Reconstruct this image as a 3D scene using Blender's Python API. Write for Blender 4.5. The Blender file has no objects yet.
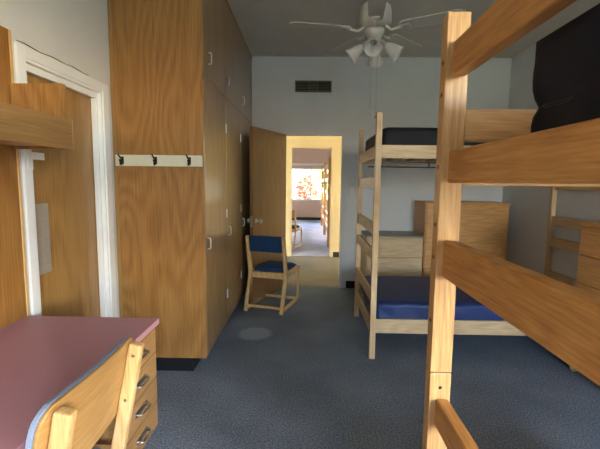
import bpy, bmesh, math, random
from mathutils import Vector, Matrix
random.seed(7)
S = bpy.context.scene
COL = S.collection
PI = math.pi

# ------------------------------------------------------------------ materials
def new_mat(name):
    m = bpy.data.materials.new(name); m.use_nodes = True
    nt = m.node_tree
    b = nt.nodes['Principled BSDF']
    return m, nt, b
def srgb(r, g, b):
    f = lambda c: (c/255/12.92) if c/255 <= .04045 else ((c/255+.055)/1.055)**2.4
    return (f(r), f(g), f(b), 1)
def node(nt, t, **kw):
    n = nt.nodes.new(t)
    for k, v in kw.items(): setattr(n, k, v)
    return n
def ramp(nt, stops):
    r = node(nt, 'ShaderNodeValToRGB')
    e = r.color_ramp.elements
    while len(e) < len(stops): e.new(.5)
    for i, (p, c) in enumerate(stops): e[i].position = p; e[i].color = c
    return r
def plain(name, col, rough=.5, metal=0, noise=0, nscale=20, bump=0, spec=.5):
    m, nt, b = new_mat(name); L = nt.links
    b.inputs['Roughness'].default_value = rough
    b.inputs['Metallic'].default_value = metal
    b.inputs['Specular IOR Level'].default_value = spec
    tc = node(nt, 'ShaderNodeTexCoord')
    n = node(nt, 'ShaderNodeTexNoise'); n.inputs['Scale'].default_value = nscale; n.inputs['Detail'].default_value = 5
    L.new(tc.outputs['Object'], n.inputs['Vector'])
    lo = tuple(c*(1-noise) for c in col[:3]) + (1,); hi = tuple(min(1, c*(1+noise)) for c in col[:3]) + (1,)
    r = ramp(nt, [(.3, lo), (.7, hi)])
    L.new(n.outputs['Fac'], r.inputs['Fac']); L.new(r.outputs['Color'], b.inputs['Base Color'])
    if bump:
        bp = node(nt, 'ShaderNodeBump'); bp.inputs['Strength'].default_value = bump; bp.inputs['Distance'].default_value = .01
        L.new(n.outputs['Fac'], bp.inputs['Height']); L.new(bp.outputs['Normal'], b.inputs['Normal'])
    return m
def wood(name, light, mid, dark, axis='Z', across=110, along=3.5, contour=.35, cfreq=34, cscale=(2.4, .55), rough=.4, coat=0., spec=.5):
    """oak: fine streaks along the axis, wandering contour lines of rotary / flat cut boards"""
    m, nt, b = new_mat(name); L = nt.links
    tc = node(nt, 'ShaderNodeTexCoord'); oi = node(nt, 'ShaderNodeObjectInfo')
    off = node(nt, 'ShaderNodeVectorMath', operation='SCALE'); off.inputs[0].default_value = (7.3, 5.1, 9.7)
    L.new(oi.outputs['Random'], off.inputs['Scale'])
    add = node(nt, 'ShaderNodeVectorMath', operation='ADD')
    L.new(tc.outputs['Object'], add.inputs[0]); L.new(off.outputs[0], add.inputs[1])
    i = 'XYZ'.index(axis)
    def mapped(ac, al):
        mp = node(nt, 'ShaderNodeMapping'); s = [ac, ac, ac]; s[i] = al
        mp.inputs['Scale'].default_value = s; L.new(add.outputs[0], mp.inputs['Vector']); return mp
    n1 = node(nt, 'ShaderNodeTexNoise'); n1.inputs['Scale'].default_value = 1; n1.inputs['Detail'].default_value = 7; n1.inputs['Roughness'].default_value = .62
    L.new(mapped(across, along).outputs[0], n1.inputs['Vector'])
    n2 = node(nt, 'ShaderNodeTexNoise'); n2.inputs['Scale'].default_value = 1; n2.inputs['Detail'].default_value = 2; n2.inputs['Roughness'].default_value = .35
    L.new(mapped(*cscale).outputs[0], n2.inputs['Vector'])
    mu = node(nt, 'ShaderNodeMath', operation='MULTIPLY'); mu.inputs[1].default_value = cfreq*2; L.new(n2.outputs['Fac'], mu.inputs[0])
    sn = node(nt, 'ShaderNodeMath', operation='SINE'); L.new(mu.outputs[0], sn.inputs[0])
    hf = node(nt, 'ShaderNodeMath', operation='MULTIPLY_ADD'); hf.inputs[1].default_value = .5*contour; hf.inputs[2].default_value = .5; L.new(sn.outputs[0], hf.inputs[0])
    sm = node(nt, 'ShaderNodeMath', operation='ADD'); L.new(hf.outputs[0], sm.inputs[0])
    st = node(nt, 'ShaderNodeMath', operation='MULTIPLY_ADD'); st.inputs[1].default_value = 1.1; st.inputs[2].default_value = -.55; L.new(n1.outputs['Fac'], st.inputs[0])
    L.new(st.outputs[0], sm.inputs[1])
    r = ramp(nt, [(.12, dark), (.5, mid), (.85, light)])
    L.new(sm.outputs[0], r.inputs['Fac'])
    L.new(r.outputs['Color'], b.inputs['Base Color'])
    b.inputs['Roughness'].default_value = rough; b.inputs['Coat Weight'].default_value = coat; b.inputs['Coat Roughness'].default_value = .22
    b.inputs['Specular IOR Level'].default_value = spec
    bp = node(nt, 'ShaderNodeBump'); bp.inputs['Strength'].default_value = .08; bp.inputs['Distance'].default_value = .004
    L.new(n1.outputs['Fac'], bp.inputs['Height']); L.new(bp.outputs['Normal'], b.inputs['Normal'])
    return m

OAK = (srgb(212,160,92), srgb(190,134,68), srgb(140,88,38))
M = {}
M['panel_z'] = wood('oak veneer', srgb(174,130,72), srgb(152,108,54), srgb(116,78,36), 'Z', contour=.2, cfreq=85, cscale=(1.7,.5), rough=.45, coat=.12)
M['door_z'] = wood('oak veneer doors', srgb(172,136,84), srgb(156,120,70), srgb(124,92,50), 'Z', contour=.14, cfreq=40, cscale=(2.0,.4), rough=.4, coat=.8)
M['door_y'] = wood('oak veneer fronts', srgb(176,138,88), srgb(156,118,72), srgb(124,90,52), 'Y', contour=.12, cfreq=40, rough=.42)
M['leaf_z'] = wood('dark door veneer', srgb(158,120,74), srgb(142,104,62), srgb(112,78,44), 'Z', contour=.12, cfreq=30, rough=.4, coat=.2)
M['entry_z'] = wood('stained door veneer', srgb(178,140,82), srgb(160,122,68), srgb(128,94,50), 'Z', contour=.2, cfreq=30, rough=.4, coat=.2)
for ax in 'xyz':
    M['bunk_'+ax] = wood('bunk oak '+ax, *([srgb(206,154,90), srgb(182,128,66), srgb(136,88,40)] if ax == 'y' else [srgb(214,176,122), srgb(192,149,94), srgb(146,103,56)]), ax.upper(), across=150, along=7, contour=.15, cfreq=60, cscale=(7,.8), rough=.42)
    M['pale_'+ax] = wood('ash oak '+ax, srgb(222,198,158), srgb(204,174,130), srgb(164,132,90), ax.upper(), across=120, along=5, contour=.12, cfreq=40, cscale=(6,.8), rough=.45)
    M['chest_'+ax] = wood('chest oak '+ax, srgb(226,176,112), srgb(208,154,90), srgb(164,112,60), ax.upper(), across=120, along=5, contour=.14, cfreq=50, cscale=(5,.8), rough=.42)
M['chair'] = wood('chair oak', srgb(222,188,136), srgb(206,168,112), srgb(172,128,78), 'Z', across=140, along=6, contour=.2, cfreq=40, cscale=(6,.8), rough=.4)
M['plyback'] = wood('chair plywood', srgb(188,150,96), srgb(170,130,76), srgb(138,100,54), 'X', across=130, along=5, contour=.1, cfreq=50, cscale=(6,.9), rough=.4)
M['white'] = plain('white gloss paint', srgb(232,237,241), .35, noise=.03, nscale=6)
M['wall'] = plain('wall paint', srgb(214,218,221), .75, noise=.035, nscale=3.0, bump=.04)
M['ceil'] = plain('ceiling paint', srgb(204,203,198), .85, noise=.03, nscale=4)
M['cream'] = plain('cream wall paint', srgb(222,196,138), .7, noise=.03, nscale=5)
M['farwall'] = plain('far room paint', srgb(206,186,170), .75, noise=.03, nscale=5)
M['black'] = plain('black vinyl base', srgb(22,22,26), .45, noise=.1)
M['chrome'] = plain('brushed nickel', srgb(200,200,198), .28, 1, noise=.05, nscale=60)
M['steel'] = plain('stainless plate', srgb(172,170,164), .4, .35, noise=.06, nscale=40)
M['iron'] = plain('dark bronze', srgb(48,46,44), .4, .8, noise=.1)
M['laminate'] = plain('dusty rose laminate', srgb(184,136,147), .5, noise=.04, nscale=120)
M['lamedge'] = plain('rose laminate edge', srgb(120,74,78), .45, noise=.05)
M['blue_fab'] = plain('blue weave', srgb(34,62,100), .85, noise=.25, nscale=260, bump=.15, spec=.2)
M['dark_fab'] = plain('dark brown weave', srgb(66,44,42), .85, noise=.2, nscale=200, spec=.2)
M['grey_fab'] = plain('grey blue weave', srgb(128,142,166), .9, noise=.25, nscale=420, bump=.2, spec=.2)
M['blue_vinyl'] = plain('royal blue vinyl', srgb(27,48,98), .5, noise=.08, nscale=14)
M['navy_vinyl'] = plain('near black vinyl', srgb(18,20,30), .6, noise=.12, nscale=8, spec=.25)
M['pipe'] = plain('vinyl piping', srgb(18,18,22), .45, noise=.1)
M['fanw'] = plain('white fan enamel', srgb(186,186,178), .4, noise=.03)
M['glassw'] = plain('frosted glass shade', srgb(214,214,212), .3, noise=.05, nscale=15)
M['plate'] = plain('ivory plastic', srgb(218,216,206), .4, noise=.02)
M['vent'] = plain('vent grey enamel', srgb(132,130,120), .5, noise=.05)
M['ventd'] = plain('vent dark inside', srgb(40,40,38), .8, noise=.05)
M['rail'] = plain('hook rail ivory paint', srgb(216,214,190), .5, noise=.03, nscale=10)
M['handle'] = plain('pale satin handle', srgb(222,222,216), .3, .2)
M['brass'] = plain('pull chain metal', srgb(196,192,180), .35, .9, noise=.05)
M['bark'] = plain('bark', srgb(110,88,68), .9, noise=.3, nscale=8)
M['leafg'] = plain('yellow green leaves', srgb(126,144,62), .6, noise=.35, nscale=1.2)
M['leafr'] = plain('russet leaves', srgb(170,96,66), .6, noise=.3, nscale=1.2)
M['lawn'] = plain('lawn', srgb(134,140,98), .9, noise=.25, nscale=2)

def carpet(name, base, spot=None):
    m, nt, b = new_mat(name); L = nt.links
    tc = node(nt, 'ShaderNodeTexCoord')
    n = node(nt, 'ShaderNodeTexNoise'); n.inputs['Scale'].default_value = 95; n.inputs['Detail'].default_value = 4; n.inputs['Roughness'].default_value = .75
    L.new(tc.outputs['Object'], n.inputs['Vector'])
    big = node(nt, 'ShaderNodeTexNoise'); big.inputs['Scale'].default_value = 2.2; big.inputs['Detail'].default_value = 4
    L.new(tc.outputs['Object'], big.inputs['Vector'])
    r = ramp(nt, [(.34, tuple(c*.45 for c in base[:3])+(1,)), (.52, base), (.68, tuple(min(1, c*1.9) for c in base[:3])+(1,))])
    L.new(n.outputs['Fac'], r.inputs['Fac'])
    mx = node(nt, 'ShaderNodeMix', data_type='RGBA', blend_type='MULTIPLY'); mx.inputs['Factor'].default_value = 1
    r2 = ramp(nt, [(.3, (.82,.82,.82,1)), (.7, (1.12,1.12,1.12,1))]); L.new(big.outputs['Fac'], r2.inputs['Fac'])
    L.new(r.outputs['Color'], mx.inputs['A']); L.new(r2.outputs['Color'], mx.inputs['B'])
    out = mx.outputs['Result']
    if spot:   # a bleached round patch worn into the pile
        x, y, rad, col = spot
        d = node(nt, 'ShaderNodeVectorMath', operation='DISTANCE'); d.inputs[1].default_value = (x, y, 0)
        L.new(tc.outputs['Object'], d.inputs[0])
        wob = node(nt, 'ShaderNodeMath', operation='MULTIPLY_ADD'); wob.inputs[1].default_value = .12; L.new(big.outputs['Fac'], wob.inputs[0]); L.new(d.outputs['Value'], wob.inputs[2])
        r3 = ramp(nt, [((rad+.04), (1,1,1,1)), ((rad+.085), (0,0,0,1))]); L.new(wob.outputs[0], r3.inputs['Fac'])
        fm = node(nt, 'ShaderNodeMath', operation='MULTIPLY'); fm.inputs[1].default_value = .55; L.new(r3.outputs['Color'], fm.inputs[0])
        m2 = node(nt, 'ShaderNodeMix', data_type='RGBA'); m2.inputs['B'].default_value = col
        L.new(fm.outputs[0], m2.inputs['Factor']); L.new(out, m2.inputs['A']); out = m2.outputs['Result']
    L.new(out, b.inputs['Base Color'])
    b.inputs['Roughness'].default_value = .95; b.inputs['Specular IOR Level'].default_value = .15
    bp = node(nt, 'ShaderNodeBump'); bp.inputs['Strength'].default_value = .5; bp.inputs['Distance'].default_value = .006
    L.new(n.outputs['Fac'], bp.inputs['Height']); L.new(bp.outputs['Normal'], b.inputs['Normal'])
    return m
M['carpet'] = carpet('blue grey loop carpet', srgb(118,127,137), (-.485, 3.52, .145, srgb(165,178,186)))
M['carpet_hall_warmlit'] = carpet('hall carpet tinted for warm light', srgb(128,122,106))  # tan puts the warm hall light into the carpet colour
M['carpet_far_daylit'] = carpet('far room carpet paled for daylight', srgb(180,186,198))  # same carpet as the bedroom, paled to carry bright daylight in its colour

def glass_mat():
    m, nt, b = new_mat('window glass'); L = nt.links
    nt.nodes.remove(b)
    tr = node(nt, 'ShaderNodeBsdfTransparent'); gl = node(nt, 'ShaderNodeBsdfGlossy'); gl.inputs['Roughness'].default_value = .02
    fr = node(nt, 'ShaderNodeFresnel'); fr.inputs['IOR'].default_value = 1.3
    mx = node(nt, 'ShaderNodeMixShader'); L.new(fr.outputs[0], mx.inputs[0]); L.new(tr.outputs[0], mx.inputs[1]); L.new(gl.outputs[0], mx.inputs[2])
    L.new(mx.outputs[0], nt.nodes['Material Output'].inputs['Surface'])
    return m
M['glass'] = glass_mat()

# ------------------------------------------------------------------ mesh helpers
def box(bm, x0, x1, y0, y1, z0, z1, bev=.0, seg=2, mat=None):
    r = bmesh.ops.create_cube(bm, size=1)
    vs = r['verts']
    for v in vs:
        v.co = Vector((x0 if v.co.x < 0 else x1, y0 if v.co.y < 0 else y1, z0 if v.co.z < 0 else z1))
    if bev:
        es = list({e for v in vs for e in v.link_edges})
        g = bmesh.ops.bevel(bm, geom=es, offset=bev, segments=seg, affect='EDGES', profile=.6, clamp_overlap=True)
        vs = list({v for f in g['faces'] for v in f.verts} | {v for v in vs if v.is_valid})
    if mat is not None:
        bmesh.ops.transform(bm, matrix=mat, verts=vs)
    return vs
def beam(bm, a, b, w, d, bev=.004, up=(0,1,0)):
    """board from a to b, section w (side) x d (up direction)"""
    a = Vector(a); b = Vector(b); z = (b-a); ln = z.length; z.normalize()
    u = Vector(up); x = u.cross(z).normalized(); y = z.cross(x)
    mt = Matrix((x, y, z)).transposed().to_4x4(); mt.translation = a
    box(bm, -w/2, w/2, -d/2, d/2, 0, ln, bev, 2, mt)
def tube(bm, pts, r, seg=8, cap=True):
    pts = [Vector(p) for p in pts]; rings = []
    n = len(pts)
    for i, p in enumerate(pts):
        t = (pts[min(i+1, n-1)] - pts[max(i-1, 0)]).normalized()
        u = Vector((0,0,1)) if abs(t.z) < .9 else Vector((1,0,0))
        x = t.cross(u).normalized(); y = t.cross(x)
        rr = r[i] if isinstance(r, (list, tuple)) else r
        rings.append([bm.verts.new(p + x*rr*math.cos(2*PI*k/seg) + y*rr*math.sin(2*PI*k/seg)) for k in range(seg)])
    for A, B in zip(rings, rings[1:]):
        for k in range(seg): bm.faces.new((A[k], A[(k+1)%seg], B[(k+1)%seg], B[k]))
    if cap: bm.faces.new(rings[0][::-1]); bm.faces.new(rings[-1])
def lathe(bm, prof, seg=28, mat=None):
    rings = []
    for r, z in prof:
        if r < 1e-5: rings.append([bm.verts.new((0,0,z))])
        else: rings.append([bm.verts.new((r*math.cos(2*PI*k/seg), r*math.sin(2*PI*k/seg), z)) for k in range(seg)])
    for A, B in zip(rings, rings[1:]):
        for k in range(seg):
            q = [A[k % len(A)], A[(k+1) % len(A)], B[(k+1) % len(B)], B[k % len(B)]]
            q2 = []
            for v in q:
                if v not in q2: q2.append(v)
            if len(q2) > 2: bm.faces.new(q2)
    if mat is not None:
        bmesh.ops.transform(bm, matrix=mat, verts=[v for r in rings for v in r])
def BM(): return bmesh.new()
def obj(name, bm, mat, parent=None, smooth=False):
    bmesh.ops.recalc_face_normals(bm, faces=bm.faces[:])
    me = bpy.data.meshes.new(name); bm.to_mesh(me); bm.free()
    me.materials.append(M[mat] if isinstance(mat, str) else mat)
    o = bpy.data.objects.new(name, me); COL.objects.link(o)
    if smooth:
        for p in me.polygons: p.use_smooth = True
    if parent: o.parent = parent
    return o
def bobj(name, dims, mat, parent=None, bev=.003, seg=2):
    bm = BM(); box(bm, *dims, bev, seg); return obj(name, bm, mat, parent)
def thing(name, label, cat, loc=(0,0,0), rz=0, group=None):
    o = bpy.data.objects.new(name, None); COL.objects.link(o)
    o.location = loc; o.rotation_euler = (0,0,rz); o.empty_display_size = .1
    o['label'] = label; o['category'] = cat
    if group: o['group'] = group
    return o
def tag(o, label, cat, group=None, kind=None):
    o['label'] = label; o['category'] = cat
    if group: o['group'] = group
    if kind: o['kind'] = kind
    return o
def struct(name, bm, mat, label=None, parent=None, cat=None):
    o = obj(name, bm, mat, parent)
    if not parent:
        o['kind'] = 'structure'
        if label: o['label'] = label
        o['category'] = cat or name.split('_')[0]
    return o
def copy_tree(o, parent=None):
    c = o.copy(); COL.objects.link(c)
    if parent: c.parent = parent
    for ch in list(o.children): copy_tree(ch, c)
    return c
def loft_grid(bm, f, nu, nv):
    g = [[bm.verts.new(f(i/nu, j/nv)) for j in range(nv+1)] for i in range(nu+1)]
    for i in range(nu):
        for j in range(nv): bm.faces.new((g[i][j], g[i+1][j], g[i+1][j+1], g[i][j+1]))

# ------------------------------------------------------------------ dimensions
XW, XR, YB, YN, HC = -1.375, 2.545, 5.156, -2.1, 3.0
XF, YC = -.7345, 2.757             # closet face, closet near end
DL, DR, DH = -.315, .455, 2.04     # doorway in the back wall
HL = 7.34                          # far hall wall
D2L, D2R, D2H = -.312, .447, 2.055
FY0, FY1 = 7.46, 14.6              # far room

# ------------------------------------------------------------------ setting
def wall_hole(name, mat, axis, c0, c1, a0, a1, z0, z1, holes, label):
    """wall slab with rectangular holes (h0,h1,hz0,hz1) along axis 'x' (wall normal y) or 'y'"""
    bm = BM()
    xs = sorted({a0, a1} | {h for q in holes for h in q[:2]})
    for s, e in zip(xs, xs[1:]):
        cuts = [(q[2], q[3]) for q in holes if q[0] <= s+1e-6 and q[1] >= e-1e-6]
        z = z0
        for h0, h1 in sorted(cuts) + [(z1, z1)]:
            if h0 - z > 1e-4:
                if axis == 'x': box(bm, s, e, c0, c1, z, h0)
                else: box(bm, c0, c1, s, e, z, h0)
            z = h1
    bmesh.ops.remove_doubles(bm, verts=bm.verts[:], dist=1e-5)
    return struct(name, bm, mat, label)

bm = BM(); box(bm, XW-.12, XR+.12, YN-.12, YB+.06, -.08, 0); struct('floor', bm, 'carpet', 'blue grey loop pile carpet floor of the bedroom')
bm = BM(); box(bm, -2.2, 3.0, YB+.06, HL+.06, -.08, 0); struct('floor_hall', bm, 'carpet_hall_warmlit', 'carpet floor of the hall beyond the doorway, warm light in its colour', cat='floor')
bm = BM(); box(bm, XW-.12, XR+.12, HL+.06, FY1+.12, -.08, 0); struct('floor_far', bm, 'carpet_far_daylit', 'carpet floor of the far room, bright daylight in its colour', cat='floor')
bm = BM(); box(bm, XW-.12, XR+.12, YN-.12, YB+.12, HC, HC+.1); struct('ceiling', bm, 'ceil', 'grey painted bedroom ceiling')
bm = BM(); box(bm, -2.2, 3.0, YB+.12, HL, HC, HC+.1); struct('ceiling_hall', bm, 'ceil', 'hall ceiling', cat='ceiling')
bm = BM(); box(bm, XW-.12, XR+.12, HL, FY1+.12, HC, HC+.1); struct('ceiling_far', bm, 'ceil', 'far room ceiling', cat='ceiling')

LD0, LD1, LDH = 1.915, 2.625, 1.995   # left closet doorway
wall_hole('wall_left', 'wall', 'y', XW-.12, XW, YN, YB, 0, HC, [(LD0, LD1, 0, LDH)], 'pale grey painted wall on the left with a white framed doorway')
wall_hole('wall_right', 'wall', 'y', XR, XR+.12, YN, YB, 0, HC, [(-2.0, -.3, .75, 2.4)], 'pale grey painted wall on the right behind the bunks')  # opening for the added side window, out of view
wall_hole('wall_back', 'wall', 'x', YB, YB+.12, XW-.12, XR+.12, 0, HC, [(DL, DR, 0, DH)], 'grey painted back wall with the open doorway and air vent')
NWX0, NWX1, NWZ0, NWZ1 = .5, 2.4, .78, 2.4
wall_hole('wall_front', 'wall', 'x', YN-.12, YN, XW-.12, XR+.12, 0, HC, [(NWX0, NWX1, NWZ0, NWZ1)], 'window wall behind the viewer')
wall_hole('wall_hall', 'cream', 'x', HL, HL+.12, -2.2, 3.0, 0, HC, [(D2L, D2R, 0, D2H)], 'cream hall wall with a doorway to the far room')
bm = BM(); box(bm, -2.32, -2.2, YB, HL+.12, 0, HC); struct('wall_hall_left', bm, 'cream', 'left end wall of the hall', cat='wall')
bm = BM(); box(bm, 3.0, 3.12, YB, HL+.12, 0, HC); struct('wall_hall_right', bm, 'cream', 'right end wall of the hall', cat='wall')
wall_hole('wall_far_left', 'farwall', 'y', XW-.12, XW, HL+.12, FY1, 0, HC, [], 'left wall of the far room')
wall_hole('wall_far_right', 'farwall', 'y', XR, XR+.12, HL+.12, FY1, 0, HC, [(9.2, 11.6, .8, 2.2)], 'right wall of the far room')  # opening for the far room's added, unseen window
FWX0, FWX1, FWZ0, FWZ1 = -.95, 2.2, .73, 1.93
wall_hole('wall_far', 'farwall', 'x', FY1, FY1+.12, XW-.12, XR+.12, 0, HC, [(FWX0, FWX1, FWZ0, FWZ1)], 'white wall with a wide window at the end of the far room')

def window(name, x0, x1, z0, z1, y0, y1, nm, label):
    bm = BM()
    t = .05
    box(bm, x0, x1, y0, y1, z0, z0+t, .004); box(bm, x0, x1, y0, y1, z1-t, z1, .004)
    for k in range(nm+1):
        x = x0 + (x1-x0-t)*k/nm
        box(bm, x, x+t, y0, y1, z0+t, z1-t, .004)
    w = struct(name, bm, 'white', label, cat='window')
    bm = BM(); box(bm, x0+.01, x1-.01, (y0+y1)/2-.003, (y0+y1)/2+.003, z0+.01, z1-.01)
    obj('pane', bm, 'glass', w)
    return w
window('window_1', FWX0, FWX1, FWZ0, FWZ1, FY1+.03, FY1+.09, 3, 'wide white framed window at the end of the far room')
window('window_2', NWX0, NWX1, NWZ0, NWZ1, YN-.09, YN-.03, 3, 'wide window behind the viewer')
def added_side_window(name, y0, y1, z0, z1, label):  # added windows outside the view, only there to let in more daylight
    bm = BM(); t = .05; x0, x1 = XR+.03, XR+.09
    box(bm, x0, x1, y0, y1, z0, z0+t, .004); box(bm, x0, x1, y0, y1, z1-t, z1, .004)
    for k in range(3):
        y = y0 + (y1-y0-t)*k/2
        box(bm, x0, x1, y, y+t, z0+t, z1-t, .004)
    w = struct(name, bm, 'white', label, cat='window')
    bm = BM(); box(bm, XR+.057, XR+.063, y0+.01, y1-.01, z0+.01, z1-.01); obj('pane', bm, 'glass', w)
added_side_window('added_window_3', -2.0, -.3, .75, 2.4, 'added unseen side window, extra daylight for the bedroom')
added_side_window('added_window_4', 9.2, 11.6, .8, 2.2, 'added unseen side window, extra daylight for the far room')
bm = BM(); box(bm, FWX0-.08, FWX1+.08, FY1-.05, FY1-.001, FWZ1+.10, FWZ1+.17, .004); struct('trim_5', bm, 'white', 'white rail above the far window', cat='trim')

# baseboards
bm = BM(); box(bm, .53, XR-.001, YB-.012, YB-.001, 0.001, .1, .003); struct('baseboard_back', bm, 'black', 'black vinyl baseboard along the back wall right of the doorway')
bm = BM(); box(bm, D2R+.05, 2.99, HL-.012, HL-.001, 0.001, .1, .003); struct('baseboard_hall', bm, 'black', 'black baseboard along the cream hall wall')
bm = BM(); box(bm, XW+.001, XR-.001, FY1-.012, FY1-.001, 0.001, .1, .003); struct('baseboard_far', bm, 'black', 'dark baseboard under the far window')
bm = BM(); box(bm, XR-.012, XR-.001, YN+.001, YB-.013, 0.001, .1, .003); struct('baseboard_right', bm, 'black', 'black vinyl baseboard along the right wall')
# door frames
def frame(name, x0, x1, z1, ya, yb, w, mat, label):
    bm = BM()
    for y0, y1 in ((ya-.012, ya-.001), (yb+.001, yb+.012)):
        box(bm, x0-w, x0, y0, y1, 0.001, z1+w, .002); box(bm, x1, x1+w, y0, y1, 0.001, z1+w, .002); box(bm, x0, x1, y0, y1, z1, z1+w, .002)
    box(bm, x0-.002, x0+.014, ya-.001, yb+.001, 0.001, z1); box(bm, x1-.014, x1+.002, ya-.001, yb+.001, 0.001, z1); box(bm, x0, x1, ya-.001, yb+.001, z1-.014, z1+.002)
    return struct(name, bm, mat, label, cat='trim')
frame('trim_1', DL, DR, DH, YB, YB+.12, .06, 'wall', 'painted casing round the open doorway in the back wall')
frame('trim_2', D2L, D2R, D2H, HL, HL+.12, .045, 'cream', 'cream casing round the second doorway across the hall')
# left doorway casing: stepped white frame
bm = BM()
for y0, y1 in ((LD0-.055, LD0), (LD1, LD1+.075)):
    box(bm, XW+.001, XW+.016, y0, y1, .001, LDH+.055, .004)
box(bm, XW+.001, XW+.016, LD0, LD1, LDH, LDH+.055, .004)
for y0, y1 in ((LD0, LD0+.014), (LD1-.014, LD1)):
    box(bm, XW-.119, XW+.008, y0-.001, y1, .001, LDH, .002)
box(bm, XW-.119, XW+.008, LD0+.014, LD1-.014, LDH-.014, LDH+.001, .002)
for y0, y1 in ((LD0+.014, LD0+.036), (LD1-.036, LD1-.014)):     # stops
    box(bm, XW-.05, XW-.015, y0, y1, .001, LDH-.014, .003)
box(bm, XW-.05, XW-.015, LD0+.036, LD1-.036, LDH-.05, LDH-.014, .003)
casing = struct('trim_3', bm, 'white', 'white painted casing round the brown door in the left wall', cat='trim')
# thin wood scribe strip where panel meets wall
d1 = bobj('door_1', (XW-.095, XW-.055, LD0+.018, LD1-.018, .012, LDH-.02), 'entry_z', None, .002)
d1['kind'] = 'structure'; d1['label'] = 'closed brown veneer door with a steel push plate in the left wall'; d1['category'] = 'door'
bm = BM(); box(bm, XW-.0545, XW-.0515, 2.0, 2.115, .905, 1.285, .001)
for y in (2.012, 2.103):
    for z in (.917, 1.273): box(bm, XW-.0515, XW-.050, y-.004, y+.004, z-.004, z+.004, .001)
obj('push_plate', bm, 'steel', d1)
# closed light casing hook on near jamb
bm = BM(); box(bm, XW+.0165, XW+.022, 1.880, 1.914, 1.46, 1.548, .001); box(bm, XW+.0165, XW+.022, 1.9145, 2.0, 1.512, 1.548, .001)
obj('bracket', bm, 'white', casing)
rc = random.Random(4)
bm = BM(); tube(bm, [(XW+.0005, 1.88+.055*k, LDH+.068+.004*math.sin(k*1.7)+rc.uniform(-.003,.003)) for k in range(12)], [.0013+.0013*abs(math.sin(k*.9)) for k in range(12)], 6)
obj('caulk_gap', bm, 'ventd', casing)

# open door leaf (hinged on the left of the doorway, swung into the room)
hx, hy = DL+.012, YB-.024
ang = math.atan2(4.394-YB, -.6475-DL)
door = thing('door_2', 'brown flush door standing open into the room in front of the back wall', 'door', (hx, hy, 0), ang)
door['kind'] = 'structure'
bobj('door_leaf', (.0, .825, -.02, .02, .015, DH-.018), 'leaf_z', door, .002)
for sy in (-1, 1):
    bm = BM()
    lathe(bm, [(0,0),(.028,0),(.028,.006),(.012,.01),(.011,.035),(.026,.045),(.029,.058),(.024,.07),(0,.074)], 20, Matrix.Translation((.755, sy*.0205, .965)) @ Matrix.Rotation(-sy*PI/2, 4, 'X'))
    obj('door_knob', bm, 'chrome', door, True)
bm = BM(); box(bm, .825, .828, -.012, .012, .90, 1.03, .001); obj('latch_plate', bm, 'chrome', door)
for z in (.25, 1.05, 1.8):
    bm = BM(); tube(bm, [(-.004,-.024,z),(-.004,-.024,z+.09)], .006, 8); obj('hinge', bm, 'chrome', door)

# ------------------------------------------------------------------ built in closet
cl = thing('built_in_wardrobe', 'tall oak veneer wardrobe reaching the ceiling along the left wall', 'wardrobe', (XW, YC, 0))
W = XF - XW; LEN = YB - YC
zs = 2.149
bobj('end_panel', (.004, W-.003, 0, .018, .105, HC-.003), 'panel_z', cl, .001)
bobj('edge_strip', (.004, .03, -.006, -.0005, .105, HC-.003), 'door_z', cl, .001)
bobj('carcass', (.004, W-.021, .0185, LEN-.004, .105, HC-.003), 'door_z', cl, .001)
bobj('plinth', (.004, W-.10, .005, LEN-.004, .001, .1045), 'black', cl, .002)
bounds = [.022, .775, 1.525, LEN-.03]
hY = [2.835, 3.598, 4.372]; uY = [2.93, 3.56, 4.40]
for k in range(3):
    y0, y1 = bounds[k]+.004, bounds[k+1]-.004
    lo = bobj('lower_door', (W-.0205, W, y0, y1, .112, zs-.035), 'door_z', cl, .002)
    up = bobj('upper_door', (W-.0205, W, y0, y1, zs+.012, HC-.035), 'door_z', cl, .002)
    for d, yy, zz in ((lo, hY[k]-YC, .957), (up, uY[k]-YC, 2.30)):
        bm = BM()
        tube(bm, [(W-.001,yy,zz-.04),(W+.018,yy,zz-.04),(W+.024,yy,zz-.032),(W+.024,yy,zz+.032),(W+.018,yy,zz+.04),(W-.001,yy,zz+.04)], .0045, 8)
        obj('handle', bm, 'handle', d, True)
    for zz in (.38, 1.126, 1.88):
        bm = BM(); box(bm, W+.0005, W+.006, y1-.022, y1+.006, zz-.04, zz+.04, .002); obj('hinge', bm, 'white', lo)
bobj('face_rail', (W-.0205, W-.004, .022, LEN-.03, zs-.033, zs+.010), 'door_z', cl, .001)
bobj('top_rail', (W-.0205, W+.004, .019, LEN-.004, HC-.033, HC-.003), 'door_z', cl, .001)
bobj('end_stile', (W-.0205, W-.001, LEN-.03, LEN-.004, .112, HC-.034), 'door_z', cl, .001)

# coat hook rail on the closet end panel
hr = thing('coat_hook_rail', 'ivory painted hook rail with three dark hooks on the oak wardrobe end', 'coat rack', (-1.046, YC-.0005, 1.553))
bm = BM(); box(bm, -.305, .305, -.019, -.001, -.039, .039, .003); obj('board', bm, 'rail', hr)
for x in (-.255, -.02, .218):
    bm = BM()
    box(bm, x-.011, x+.011, -.024, -.0192, -.026, .026, .002)
    tube(bm, [(x,-.022,-.012),(x,-.04,-.028),(x+.004,-.06,-.024),(x+.006,-.068,-.004),(x+.006,-.066,.004)], [.0075,.007,.0065,.0065,.009], 8)
    tube(bm, [(x-.002,-.022,.012),(x-.006,-.042,.02),(x-.008,-.058,.036),(x-.008,-.06,.042)], [.006,.005,.005,.007], 8)
    obj('hook', bm, 'iron', hr, True)

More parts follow.
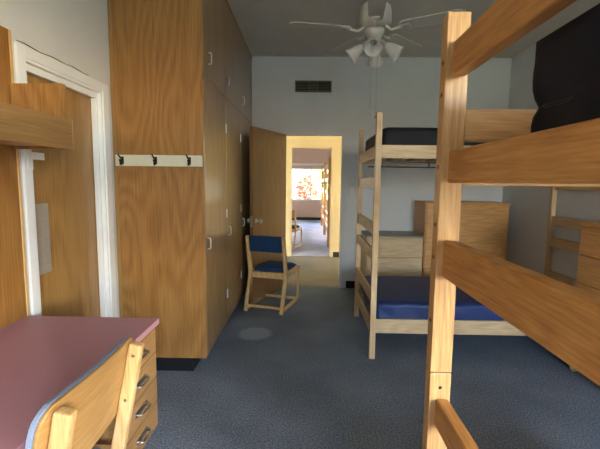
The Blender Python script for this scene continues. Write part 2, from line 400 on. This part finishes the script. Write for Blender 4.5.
# ------------------------------------------------------------------ desk with hutch
DX0, DX1, DY0, DY1 = XW+.004, -.715, .25, 1.825
dk = thing('desk', 'built in desk with dusty rose laminate top against the left wall', 'desk', (DX0, DY0, 0))
w, l = DX1-DX0, DY1-DY0
bobj('desktop', (0, w, 0, l, .722, .75), 'laminate', dk, .003)
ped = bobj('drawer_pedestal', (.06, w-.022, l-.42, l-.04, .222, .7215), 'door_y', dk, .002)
bobj('pedestal_base', (.10, w-.10, l-.39, l-.06, .001, .2215), 'black', dk, .002)
bobj('end_panel', (.01, w-.02, .01, .03, .001, .7215), 'chest_y', dk, .002)
bobj('apron', (.02, .04, .031, l-.421, .55, .7215), 'chest_y', dk, .002)
zz = [(.602,.716),(.478,.597),(.352,.473),(.228,.347)]
for z0, z1 in zz:
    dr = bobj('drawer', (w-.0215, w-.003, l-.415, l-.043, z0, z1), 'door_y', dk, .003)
    yc, zc = l-.228, (z0+z1)/2+.006
    bm = BM()
    tube(bm, [(w-.003,yc-.045,zc),(w+.016,yc-.045,zc),(w+.022,yc-.036,zc),(w+.022,yc+.036,zc),(w+.016,yc+.045,zc),(w-.003,yc+.045,zc)], .0055, 8)
    box(bm, w-.0029, w+.0, yc-.058, yc+.058, zc-.011, zc+.011, .001)
    obj('drawer_pull', bm, 'chrome', dr, True)
hu = thing('desk_hutch', 'oak hutch with back panel and shelf above the rose desk', 'hutch', (XW, DY0, .7505))
hz = -.7505
bobj('back_panel', (.003, .016, 0, l-.012, 0.0, 2.085+hz), 'panel_z', hu, .001)
bobj('edge_strip', (.003, .02, l-.0115, l+.003, 0.0, 2.085+hz), 'chair', hu, .002)
bobj('shelf', (.0165, .262, 0, l-.03, 1.567+hz, 1.587+hz), 'chest_y', hu, .001)
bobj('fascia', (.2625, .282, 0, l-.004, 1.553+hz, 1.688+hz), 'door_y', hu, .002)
bobj('fascia_end', (.2625, .282, l-.0035, l-.001, 1.553+hz, 1.688+hz), 'pale_z', hu, .001)
bobj('end_panel', (.0205, .262, l-.0295, l-.005, 1.553+hz, 1.846+hz), 'panel_z', hu, .002)

# ------------------------------------------------------------------ chairs
def chair(label, loc, rz, style, group='wooden chairs with padded seats'):
    t = thing('chair', label, 'chair', loc, rz, group)
    hw = .209
    for s in (-1, 1):
        bm = BM()     # rear leg, kinked at the seat and raked back above it
        beam(bm, (s*hw,-.35,0), (s*hw,-.205,.40), .034, .046, .005)
        beam(bm, (s*hw,-.2055,.39), (s*hw,-.295,.83), .036, .048, .009)
        obj('rear_leg', bm, 'chair', t)
        bm = BM(); beam(bm, (s*hw,.245,.03), (s*hw,.225,.43), .032, .04, .005); obj('front_leg', bm, 'chair', t)
        bm = BM(); pts = [(s*hw,-.325,.032),(s*hw,.0,.022),(s*hw,.16,.022),(s*hw,.235,.05)]
        for a, b in zip(pts, pts[1:]): beam(bm, a, b, .030, .036, .004, (0,0,1))
        obj('runner', bm, 'chair', t)
        bm = BM(); box(bm, s*hw-.012, s*hw+.012, -.19, .22, .365, .425, .003); obj('side_rail', bm, 'chair', t)
    bm = BM(); box(bm, -.19, .19, -.215, -.19, .352, .418, .003); obj('back_rail', bm, 'chair', t)
    bm = BM(); box(bm, -.19, .19, .20, .225, .36, .42, .003); obj('front_rail', bm, 'chair', t)
    bm = BM(); box(bm, -.19, .19, -.325, -.303, .045, .071, .003); obj('stretcher', bm, 'chair', t)
    bm = BM(); box(bm, -.19, .19, .17, .195, .02, .048, .003); obj('stretcher', bm, 'chair', t)
    bm = BM()       # crowned seat pad
    def seat(u, v):
        x = -.187 + .374*u; y = -.19 + .425*v
        e = min(u, 1-u, v, 1-v)
        return Vector((x, y, .428 + .038*(1-(1-min(1, e/.16))**2.4) + .012*math.sin(PI*u)*math.sin(PI*v)))
    loft_grid(bm, seat, 18, 18)
    r = bmesh.ops.extrude_edge_only(bm, edges=[e for e in bm.edges if e.is_boundary])
    for v in r['geom']:
        if isinstance(v, bmesh.types.BMVert): v.co.z = .427
    bmesh.ops.holes_fill(bm, edges=[e for e in bm.edges if e.is_boundary])
    obj('seat', bm, {'blue':'blue_fab','dark':'dark_fab','ply':'grey_fab'}[style], t, True)
    # backrest
    rake = lambda z: -.2055 - (z-.39)*(.0895/.44)
    if style != 'ply':
        bm = BM(); z0, z1 = .655, .835
        box(bm, -.188, .188, -.02, .022, 0, z1-z0, .014, 3)
        bow = [v for v in bm.verts]
        for v in bow:
            z = z0 + v.co.z; v.co = Vector((v.co.x, rake(z)+v.co.y-.012*(1-(v.co.x/.19)**2), z))
        obj('backrest', bm, {'blue':'blue_fab','dark':'chair'}[style], t)
    else:
        z0, z1, hwid, rc = .56, .85, .258, .06
        def shell(yf, yb, grow=0):
            bm = BM(); ring = []
            H = z1-z0+2*grow; Wd = hwid+grow
            pts = []
            for cx, cz, a0 in ((Wd-rc, z1+grow-rc, 0), (-Wd+rc, z1+grow-rc, 90), (-Wd+rc, z0-grow+rc, 180), (Wd-rc, z0-grow+rc, 270)):
                for k in range(7):
                    a = math.radians(a0 + 15*k); pts.append((cx+rc*math.cos(a), cz+rc*math.sin(a)))
            # densify the long edges so that the shell can bow
            dense = []
            for (xa, za), (xb, zb) in zip(pts, pts[1:]+pts[:1]):
                n = max(1, int(math.hypot(xb-xa, zb-za)/.03))
                for k in range(n): dense.append((xa+(xb-xa)*k/n, za+(zb-za)*k/n))
            def pos(x, z, y): return Vector((x, rake(z) + y + .018*(x/.26)**2 - .010, z))
            rings = []
            for y, sc in ((yf, .985), (yf+.003*(1 if yb > yf else -1), 1), (yb-.003*(1 if yb > yf else -1), 1), (yb, .985)):
                cz = (z0+z1)/2
                rings.append([bm.verts.new(pos(x*sc, cz+(z-cz)*sc, y)) for x, z in dense])
            n = len(dense)
            for A, B in zip(rings, rings[1:]):
                for k in range(n): bm.faces.new((A[k], A[(k+1)%n], B[(k+1)%n], B[k]))
            for R_, y, sc in ((rings[0], yf, .985), (rings[-1], yb, .985)):   # inner loops down to the middle so the face bows
                prev = R_
                for sh in (.75, .5, .25, .05):
                    cz = (z0+z1)/2
                    cur = [bm.verts.new(pos(x*sc*sh, cz+(z-cz)*sc*sh, y)) for x, z in dense]
                    for k in range(n): bm.faces.new((prev[k], prev[(k+1)%n], cur[(k+1)%n], cur[k]))
                    prev = cur
                bm.faces.new(prev)
            return bm
        obj('backrest', shell(.025, .037), 'plyback', t, False)
        obj('back_pad', shell(.0375, .055), 'grey_fab', t, False)
        for s in (-1, 1):
            for z in (.62, .79):
                bm = BM(); lathe(bm, [(0,.003),(.006,.0025),(.007,0)], 10, Matrix.Translation((s*(hw-.0165), rake(z)+.0, z)) @ Matrix.Rotation(-s*PI/2, 4, 'Y'))
                obj('screw', bm, 'chrome', t)
    return t
c1 = chair('oak chair with blue seat and back standing before the open brown door', (-.37, 4.425, 0), math.radians(-16), 'blue')
c2 = chair('oak chair with bare plywood back and grey blue padding drawn up to the rose desk', (-.905, 1.135, 0), PI/2, 'ply')
c3 = chair('distant dark seated chair at the left of the far room, seen through both doorways', (-.39, 8.45, 0), math.radians(-15), 'dark')

# ------------------------------------------------------------------ near bunk (twin post frame, long side along y)
def big_bunk(label, loc, group=None):
    t = thing('bunk_bed', label, 'bunk bed', loc, 0, group)
    Wd, L, pw, pd = 1.0, 2.05, .072, .053
    for x in (0, Wd-pw):
        for y in (0, L-pd):
            bm = BM(); box(bm, x, x+pw, y, y+pd, 0, .772, .004); lp = obj('lower_post', bm, 'bunk_z', t)
            bm = BM(); box(bm, x, x+pw, y, y+pd, .7745, 1.947, .004); upost = obj('upper_post', bm, 'bunk_z', t)
            sx = x-.0005 if x == 0 else x+pw+.0005; sg = -1 if x == 0 else 1
            for z in (1.80, 1.70, 1.47, 1.17, 1.28, .95):
                bm = BM(); lathe(bm, [(0,.0015),(.006,.001),(.008,0)], 10, Matrix.Translation((sx, y+pd*.5, z)) @ Matrix.Rotation(sg*PI/2, 4, 'Y'))
                obj('bolt_cover', bm, 'iron', upost)
            bm = BM()
            lathe(bm, [(0,.0015),(.005,.001),(.006,0)], 10, Matrix.Translation((x+pw*.5, (y-.0005), .72)) @ Matrix.Rotation(PI/2, 4, 'X'))
            obj('pin_hole', bm, 'iron', lp)
    for x0, x1 in ((.022, .064), (Wd-.064, Wd-.022)):
        for nm, z0, z1 in (('guard_rail', 1.752, 1.860), ('side_rail', 1.419, 1.522), ('middle_rail', 1.108, 1.232), ('lower_guard_rail', .583, .681), ('lower_side_rail', .26, .37)):
            bm = BM(); box(bm, x0, x1, pd+.0005, L-pd-.0005, z0, z1, .008, 3); obj(nm, bm, 'bunk_y', t)
    for y0, y1 in ((.012, .040), (L-.040, L-.012)):
        for nm, z0, z1 in (('end_board', 1.553, 1.656), ('end_rail', 1.412, 1.50), ('lower_end_rail', .26, .37)):
            bm = BM(); box(bm, pw+.0005, Wd-pw-.0005, y0, y1, z0, z1, .004); obj(nm, bm, 'bunk_x', t)
    for z in (1.425, .27):
        for k in range(9):
            y = .10 + k*(L-.29)/8
            bm = BM(); box(bm, .0645, Wd-.0645, y, y+.09, z, z+.018, .002); obj('slat', bm, 'pale_x', t)
    return t
NBX, NBY = .428, -.717
nb = big_bunk('large oak bunk bed in the right foreground carrying a black mattress', (NBX, NBY, 0))
fb1 = copy_tree(nb); fb1.location = (.435, 8.45, 0); fb1['label'] = 'distant oak bunk bed inside the far room, nearer of the two'
fb2 = copy_tree(nb); fb2.location = (.44, 10.7, 0); fb2['label'] = 'distant oak bunk bed inside the far room, closer to its window'

def mattress(name, label, x0, x1, y0, y1, z0, z1, mat, seam=True, bulge=.02, wr=.006, pinch=.012, group=None, pipe='pipe'):
    cx, cy = (x0+x1)/2, (y0+y1)/2
    bm = BM(); hx, hy, h = (x1-x0)/2, (y1-y0)/2, z1-z0
    N = 40
    def outline(r=.03):   # rounded rectangle, denser loop
        pts = []
        for ax, ay, a0 in ((hx-r, hy-r, 0), (-hx+r, hy-r, 90), (-hx+r, -hy+r, 180), (hx-r, -hy+r, 270)):
            for k in range(5):
                a = math.radians(a0 + 22.5*k); pts.append((ax+r*math.cos(a), ay+r*math.sin(a)))
        dn = []
        for (xa, ya), (xb, yb) in zip(pts, pts[1:]+pts[:1]):
            n = max(1, int(math.hypot(xb-xa, yb-ya)/.035))
            for k in range(n): dn.append((xa+(xb-xa)*k/n, ya+(yb-ya)*k/n))
        return dn
    O = outline(.012 if seam else .05); n = len(O); rings = []
    prof = []
    K = 14
    for k in range(K+1):
        q = k/K
        edge = min(q, 1-q)
        ins = (.002 if seam else .03)*(1-min(1, edge/.14))**2.2 - (.014*q if seam else 0)
        if seam: ins += pinch*math.exp(-((q-.5)/.06)**2) - bulge*(.5+.5*math.cos(2*PI*2*q+PI))*.6
        prof.append((ins, q))
    rnd = [random.uniform(-1, 1) for _ in range(n)]
    for ins, q in prof:
        ring = []
        for i, (x, y) in enumerate(O):
            wob = wr*(math.sin(i*.9+q*3)+.6*rnd[i])*math.sin(PI*q)
            d = math.hypot(x, y); sx = (hx-ins+wob)/hx; sy = (hy-ins+wob)/hy
            ring.append(bm.verts.new((x*sx, y*sy, q*h)))
        rings.append(ring)
    for A, B in zip(rings, rings[1:]):
        for i in range(n): bm.faces.new((A[i], A[(i+1)%n], B[(i+1)%n], B[i]))
    for R_, top in ((rings[0], 0), (rings[-1], 1)):
        prev = R_
        for sh in (.92, .7, .45, .2):
            cur = [bm.verts.new((v.co.x*sh, v.co.y*sh, (h + (.012 if not seam else .004)*(1-sh) if top else 0))) for v in R_]
            for i in range(n): bm.faces.new((prev[i], prev[(i+1)%n], cur[(i+1)%n], cur[i]))
            prev = cur
        bm.faces.new(prev)
    o = obj(name, bm, mat, None, True); o.location = (cx, cy, z0)
    tag(o, label, 'mattress', group)
    if pipe:
        bm = BM()
        ring = [v for v in O]; zq = h*.5 if seam else h-.03*.5
        ins = pinch-.003 if seam else .012
        pts = [Vector((x*(hx-ins)/hx, y*(hy-ins)/hy, zq + wr*.4*math.sin(i*.7))) for i, (x, y) in enumerate(ring)]
        tube(bm, pts + pts[:1], .005, 6, False)
        obj('piping', bm, pipe, o, True)
    return o
mattress('mattress', 'thick black mattress on the upper deck of the large foreground bunk', .5, 1.34, -.62, .885, 1.4445, 1.722, 'navy_vinyl', True, .003, .006, .009)

# ------------------------------------------------------------------ far bunk (long side along x)
fb = thing('bunk_bed', 'slim pale oak bunk bed with a blue lower mattress in the middle of the room', 'bunk bed', (.514, 3.027, 0))
L, Wd, px, py = 2.02, 1.035, .046, .042
for x in (0, L-px):
    for y in (0, Wd-py):
        bm = BM(); box(bm, x, x+px, y, y+py, 0, 1.947, .004); obj('post', bm, 'pale_z', fb)
for y0, y1 in ((.008, .034), (Wd-.034, Wd-.008)):
    for nm, z0, z1 in (('upper_side_rail', 1.605, 1.706), ('lower_side_rail', .215, .33)):
        bm = BM(); box(bm, px+.0005, L-px-.0005, y0, y1, z0, z1, .004); obj(nm, bm, 'pale_x', fb)
for x0, x1 in ((.01, .034), (L-.034, L-.01)):
    for z1 in (1.706, 1.462, 1.10, .885, .54, .285):
        bm = BM(); box(bm, x0, x1, py+.0005, Wd-py-.0005, z1-.095, z1, .005); obj('end_slat', bm, 'pale_y', fb)
for z in (1.63, .275):
    for k in range(10):
        x = .10 + k*(L-.29)/9
        bm = BM(); box(bm, x, x+.09, .0345, Wd-.0345, z, z+.016, .002); obj('deck_slat', bm, 'pale_y', fb)
bm = BM(); box(bm, px+.05, L-px-.05, .05, .062, 1.572, 1.584, .001); box(bm, px+.05, L-px-.05, Wd-.062, Wd-.05, 1.572, 1.584, .001)
for x in (.2, .7, 1.3, 1.8): box(bm, x, x+.012, .051, .061, 1.5835, 1.6298, 0); box(bm, x, x+.012, Wd-.061, Wd-.051, 1.5835, 1.6298, 0)
obj('deck_brace', bm, 'iron', fb)
mattress('mattress', 'black mattress on the upper deck of the slim pale bunk', .514+.055, .514+L-.055, 3.027+.04, 3.027+Wd-.04, 1.6465, 1.846, 'navy_vinyl', False, 0, .004)
ml = mattress('mattress', 'royal blue vinyl mattress on the lower deck of the slim pale bunk', .514+.055, .514+L-.055, 3.027+.04, 3.027+Wd-.04, .2915, .455, 'blue_vinyl', False, 0, .006, pipe='blue_vinyl')
bm = BM()
def tg(u, v): return Vector((-.965-.012*math.sin(5*v+u*2)-.004, .2+.05*u+.006*math.sin(6*v), .02-.075*v+.01*math.sin(4*u)))
loft_grid(bm, tg, 6, 8); bmesh.ops.solidify(bm, geom=bm.faces[:], thickness=.002)
o = obj('care_tag', bm, 'plate', ml, True); o['label'] = 'crumpled white tag'

# ------------------------------------------------------------------ chests of drawers
def chest(label, loc, rz, w, d, h, nd, foot, top, face='chest_x', splits=None, group=None):
    """front faces local -y, width along x, base at loc"""
    t = thing('chest_of_drawers', label, 'chest of drawers', loc, rz, group)
    bm = BM(); box(bm, 0, w, .02, d, foot, h-.022, .003); obj('carcass', bm, face, t)
    bm = BM(); box(bm, -.004, w+.004, -.006, d, h-.0215, h, .004); obj('top', bm, top, t)
    z0 = foot+.01; dh = (h-.03-z0)/nd
    cuts = splits or [z0+k*dh for k in range(nd+1)]
    for za, zb in zip(cuts, cuts[1:]):
        bm = BM(); box(bm, .012, w-.012, .0, .0195, za+.004, zb-.004, .003)
        dr = obj('drawer', bm, face, t)
        bm = BM(); box(bm, w/2-.09, w/2+.09, -.0005-.012, -.0005, zb-.028, zb-.016, .003); obj('finger_pull', bm, face, dr)
    for x in (.005, w-.045):
        for y in (.01, d-.05):
            bm = BM(); box(bm, x, x+.04, y, y+.04, 0, foot-.0005, .003); obj('foot', bm, 'pale_z', t)
    return t
# right hand chest: front faces -x (rz=-90deg maps local -y to -x, local x to -y)
chest('oak chest of drawers by the right wall, seen past the foreground bunk rails', (2.03, 2.925, 0), -PI/2, .80, .505, 1.145, 5, .06, 'chest_y')
chest('low pale wood chest with grey top against the back wall behind the slim bunk', (.72, 4.64, 0), 0, .672, .50, .79, 3, .06, 'grey_top' if 'grey_top' in M else 'vent', 'pale_x')
chest('tall orange oak cabinet against the back wall behind the slim bunk', (1.405, 4.64, 0), 0, .985, .50, 1.197, 3, .06, 'chest_x', splits=[.07, .40, .725, 1.165])

# ------------------------------------------------------------------ wall fittings
v = thing('air_vent', 'dark louvred air vent high on the back wall', 'vent', (.052, YB-.0015, 2.632))
bm = BM(); box(bm, -.228, .228, -.004, -.0005, -.066, .066, 0); obj('backing', bm, 'ventd', v)
bm = BM()
for (a, b, c, d) in ((-.235,.235,-.073,-.060),(-.235,.235,.060,.073)): box(bm, a, b, -.016, -.0045, c, d, .002)
for x in (-.235, .222): box(bm, x, x+.013, -.016, -.0045, -.0598, .0598, .002)
for x in (-.06, .055): box(bm, x, x+.01, -.014, -.0045, -.0598, .0598, .002)
obj('frame', bm, 'vent', v)
for x0, x1, n, tilt in ((-.221,-.061,6,40),(-.049,.054,6,-25),(.066,.221,6,35)):
    bm = BM()
    for k in range(n):
        z = -.05 + .02*k
        box(bm, x0, x1, -.006, .006, -.001, .001, 0, 2, Matrix.Translation((0,-.011,z)) @ Matrix.Rotation(math.radians(tilt), 4, 'X'))
    obj('louvre', bm, 'vent', v)
sw = thing('light_switch', 'small ivory light switch plate on the back wall right of the doorway', 'light switch', (.582, YB-.0012, 1.294))
bm = BM(); box(bm, -.035, .035, -.006, -.0003, -.057, .057, .003); obj('cover_plate', bm, 'plate', sw)
bm = BM(); box(bm, -.005, .005, -.016, -.0062, -.004, .014, .001); obj('toggle', bm, 'plate', sw)

# ------------------------------------------------------------------ ceiling fan
fan = thing('ceiling_fan', 'white five blade ceiling fan with four tulip shades and pull chains', 'ceiling fan', (.505, 3.2, HC-.002))
Z = lambda z: z-(HC-.002)
bm = BM(); lathe(bm, [(0,0),(.075,0),(.085,-.01),(.085,-.05),(.06,-.085),(.03,-.095),(0,-.095)], 32); obj('canopy', bm, 'fanw', fan, True)
bm = BM(); tube(bm, [(0,0,-.09),(0,0,Z(2.80))], .016, 14); obj('downrod', bm, 'fanw', fan, True)
bm = BM(); lathe(bm, [(0,Z(2.825)),(.05,Z(2.825)),(.075,Z(2.80)),(.118,Z(2.765)),(.128,Z(2.72)),(.128,Z(2.66)),(.11,Z(2.63)),(.07,Z(2.615)),(0,Z(2.61))], 36); obj('motor_housing', bm, 'fanw', fan, True)
bm = BM(); lathe(bm, [(0,Z(2.609)),(.07,Z(2.609)),(.078,Z(2.59)),(.06,Z(2.56)),(.045,Z(2.53)),(.05,Z(2.51)),(.03,Z(2.49)),(0,Z(2.488))], 30); obj('light_fitter', bm, 'fanw', fan, True)
for k in range(5):
    a = math.radians(190 + 72*k)
    R_ = Matrix.Rotation(a, 4, 'Z')
    bm = BM()
    xs_ = [.20 + .47*i/16 for i in range(17)]
    pitch = math.radians(-12)
    top, bot = [], []
    prev = None
    outl = []
    for i, x in enumerate(xs_):
        q = i/16; hwid = .052 + .018*q
        if q > .88: hwid *= math.sqrt(max(0.02, 1-((q-.88)/.125)**2))
        if q < .06: hwid *= .7+.3*q/.06
        outl.append((x, hwid))
    for dz in (.0035, -.0035):
        row = []
        for x, hwid in outl:
            row.append([bm.verts.new((x, yy*hwid*math.cos(pitch), Z(2.605)+yy*hwid*math.sin(pitch)+dz)) for yy in (-1,-.5,0,.5,1)])
        for A, B in zip(row, row[1:]):
            for j in range(4): bm.faces.new((A[j], A[j+1], B[j+1], B[j]))
        (top if dz > 0 else bot).extend(row)
    loopA = [r[0] for r in top] + top[-1][1:4] + [r[4] for r in top[::-1]] + top[0][3:0:-1]
    loopB = [r[0] for r in bot] + bot[-1][1:4] + [r[4] for r in bot[::-1]] + bot[0][3:0:-1]
    n = len(loopA)
    for i in range(n): bm.faces.new((loopA[i], loopA[(i+1)%n], loopB[(i+1)%n], loopB[i]))
    bmesh.ops.transform(bm, matrix=R_, verts=bm.verts[:])
    bl = obj('blade', bm, 'fanw', fan)
    bm = BM()
    tube(bm, [(.085,0,Z(2.622)),(.13,.0,Z(2.585)),(.17,0,Z(2.588)),(.215,0,Z(2.598))], [.012,.011,.012,.013], 8)
    box(bm, .20, .27, -.03, .03, Z(2.5905), Z(2.5975), .002, 2, None)
    bmesh.ops.transform(bm, matrix=R_, verts=bm.verts[:])
    obj('blade_iron', bm, 'fanw', bl)
for k in range(4):
    a = math.radians(258 + 90*k)
    R_ = Matrix.Rotation(a, 4, 'Z')
    tilt = math.radians(128)
    Tm = R_ @ Matrix.Translation((.05,0,Z(2.515))) @ Matrix.Rotation(tilt, 4, 'Y')
    bm = BM(); lathe(bm, [(0,0),(.016,0),(.018,.045),(.028,.05),(.028,.055),(0,.056)], 16, Tm); arm = obj('lamp_arm', bm, 'fanw', fan, True)
    bm = BM()
    pr = [(.026,.05),(.034,.07),(.046,.10),(.052,.13),(.058,.158),(.066,.175)]
    lathe(bm, pr + [(r-.004, z) for r, z in pr[::-1]], 24, Tm)
    obj('lamp_shade', bm, 'glassw', fan, True)
for x, y, zb in ((-.022,-.03,1.985),(.022,-.03,1.96)):
    bm = BM(); tube(bm, [(x,y,Z(2.50)),(x,y,Z(zb))], .0022, 6)
    pc = obj('pull_chain', bm, 'brass', fan, True)
    bm = BM(); lathe(bm, [(0,0),(.007,-.004),(.010,-.02),(.008,-.035),(0,-.04)], 12, Matrix.Translation((x,y,Z(zb)))); obj('pull_knob', bm, 'fanw', pc, True)

# ------------------------------------------------------------------ outdoors beyond the windows
bm = BM(); box(bm, -40, 40, FY1+.2, 60, -.25, -.15); o = struct('ground', bm, 'lawn', 'lawn outside the far window')
bm = BM(); box(bm, -40, 40, -40, YN-.2, -.25, -.15); o = struct('ground', bm, 'lawn', 'lawn outside the window behind the viewer')
def tree(label, x, y, h, r, leaf, seed):
    rnd = random.Random(seed)
    t = thing('tree', label, 'tree', (x, y, -.15))
    bm = BM(); tube(bm, [(0,0,0),(.05,0,h*.3),(0,.06,h*.6),(.05,0,h*.85)], [.16,.12,.09,.04], 8)
    for k in range(6):
        a = rnd.uniform(0, 6.28); z = h*rnd.uniform(.3, .6)
        tube(bm, [(0,0,z),(math.cos(a)*r*.5, math.sin(a)*r*.5, z+h*.18)], [.05,.02], 6)
    obj('trunk', bm, 'bark', t)
    bm = BM()
    clumps = [(Vector((rnd.gauss(0,.45)*r, rnd.gauss(0,.45)*r, h*.62+rnd.gauss(0,.22)*h)), rnd.uniform(.3,.6)) for _ in range(34)]
    for c, cr in clumps:
        for _ in range(70):
            d = Vector((rnd.gauss(0,1), rnd.gauss(0,1), rnd.gauss(0,1))).normalized()*cr*rnd.uniform(.6,1)
            p = c + d; s = rnd.uniform(.06,.11)
            u = Vector((rnd.gauss(0,1), rnd.gauss(0,1), rnd.gauss(0,1))).normalized(); w_ = u.orthogonal().normalized()
            bm.faces.new([bm.verts.new(p+u*s), bm.verts.new(p+w_*s*.5), bm.verts.new(p-u*s), bm.verts.new(p-w_*s*.5)])
    obj('foliage', bm, leaf, t)
    return t
tree('russet leaved tree beyond the far window, left side', .0, 19, 2.2, .3, 'leafr', 3)
tree('yellow green tree beyond the far window, right side', .75, 22.5, 3.1, .5, 'leafg', 5)

# ------------------------------------------------------------------ light
wd = bpy.data.worlds.new('World'); S.world = wd; wd.use_nodes = True
nt = wd.node_tree; bg = nt.nodes['Background']
sky = nt.nodes.new('ShaderNodeTexSky'); sky.sky_type = 'NISHITA'
sky.sun_disc = False; sky.sun_elevation = math.radians(42); sky.sun_rotation = math.radians(120); sky.dust_density = 2.2; sky.ozone_density = .9
nt.links.new(sky.outputs[0], bg.inputs['Color']); bg.inputs['Strength'].default_value = 1.0
def area(name, loc, rot, sx, sy, power=0, col=(1,1,1), portal=False):
    l = bpy.data.lights.new(name, 'AREA'); l.shape = 'RECTANGLE'; l.size = sx; l.size_y = sy; l.energy = power; l.color = col
    o = bpy.data.objects.new(name, l); COL.objects.link(o); o.location = loc; o.rotation_euler = rot
    if portal: l.cycles.is_portal = True
    return o
area('window_portal', ((NWX0+NWX1)/2, YN-.14, (NWZ0+NWZ1)/2), (PI/2,0,0), NWX1-NWX0, NWZ1-NWZ0, 1, portal=True)
area('window_portal', ((FWX0+FWX1)/2, FY1+.14, (FWZ0+FWZ1)/2), (-PI/2,0,0), FWX1-FWX0, FWZ1-FWZ0, 1, portal=True)
area('window_portal', (XR+.14, -1.15, 1.575), (PI/2,0,PI/2), 1.7, 1.65, 1, portal=True)  # portal of the added bedroom window
area('window_portal', (XR+.14, 10.4, 1.5), (PI/2,0,PI/2), 2.4, 1.4, 1, portal=True)  # portal of the added far room window
area('hall_lamp', (.6, 6.1, HC-.02), (0,0,0), 1.2, .3, 2.2, (1,.88,.68))

# ------------------------------------------------------------------ camera (solved from the photograph)
f, h, pt, yw, rl = 389.846, 1.4164, .1086, .0188, .0116
F = Vector((-math.sin(yw)*math.cos(pt), math.cos(yw)*math.cos(pt), -math.sin(pt)))
R = Vector((math.cos(yw), math.sin(yw), 0)); U = R.cross(F)
R2 = R*math.cos(rl)+U*math.sin(rl); U2 = -R*math.sin(rl)+U*math.cos(rl)
cd = bpy.data.cameras.new('camera'); cam = bpy.data.objects.new('camera', cd); COL.objects.link(cam)
mt = Matrix((R2, U2, -F)).transposed().to_4x4(); mt.translation = (0,0,h); cam.matrix_world = mt
cd.sensor_fit = 'HORIZONTAL'; cd.sensor_width = 36; cd.lens = f/600*36; cd.clip_start = .02; cd.clip_end = 300
S.camera = cam
S.view_settings.view_transform = 'Standard'; S.view_settings.look = 'None'; S.view_settings.gamma = 1; S.view_settings.use_curve_mapping = False
S.view_settings.exposure = 2.78
S.cycles.use_denoising = True
S.cycles.max_bounces = 10; S.cycles.diffuse_bounces = 6; S.cycles.sample_clamp_indirect = 8
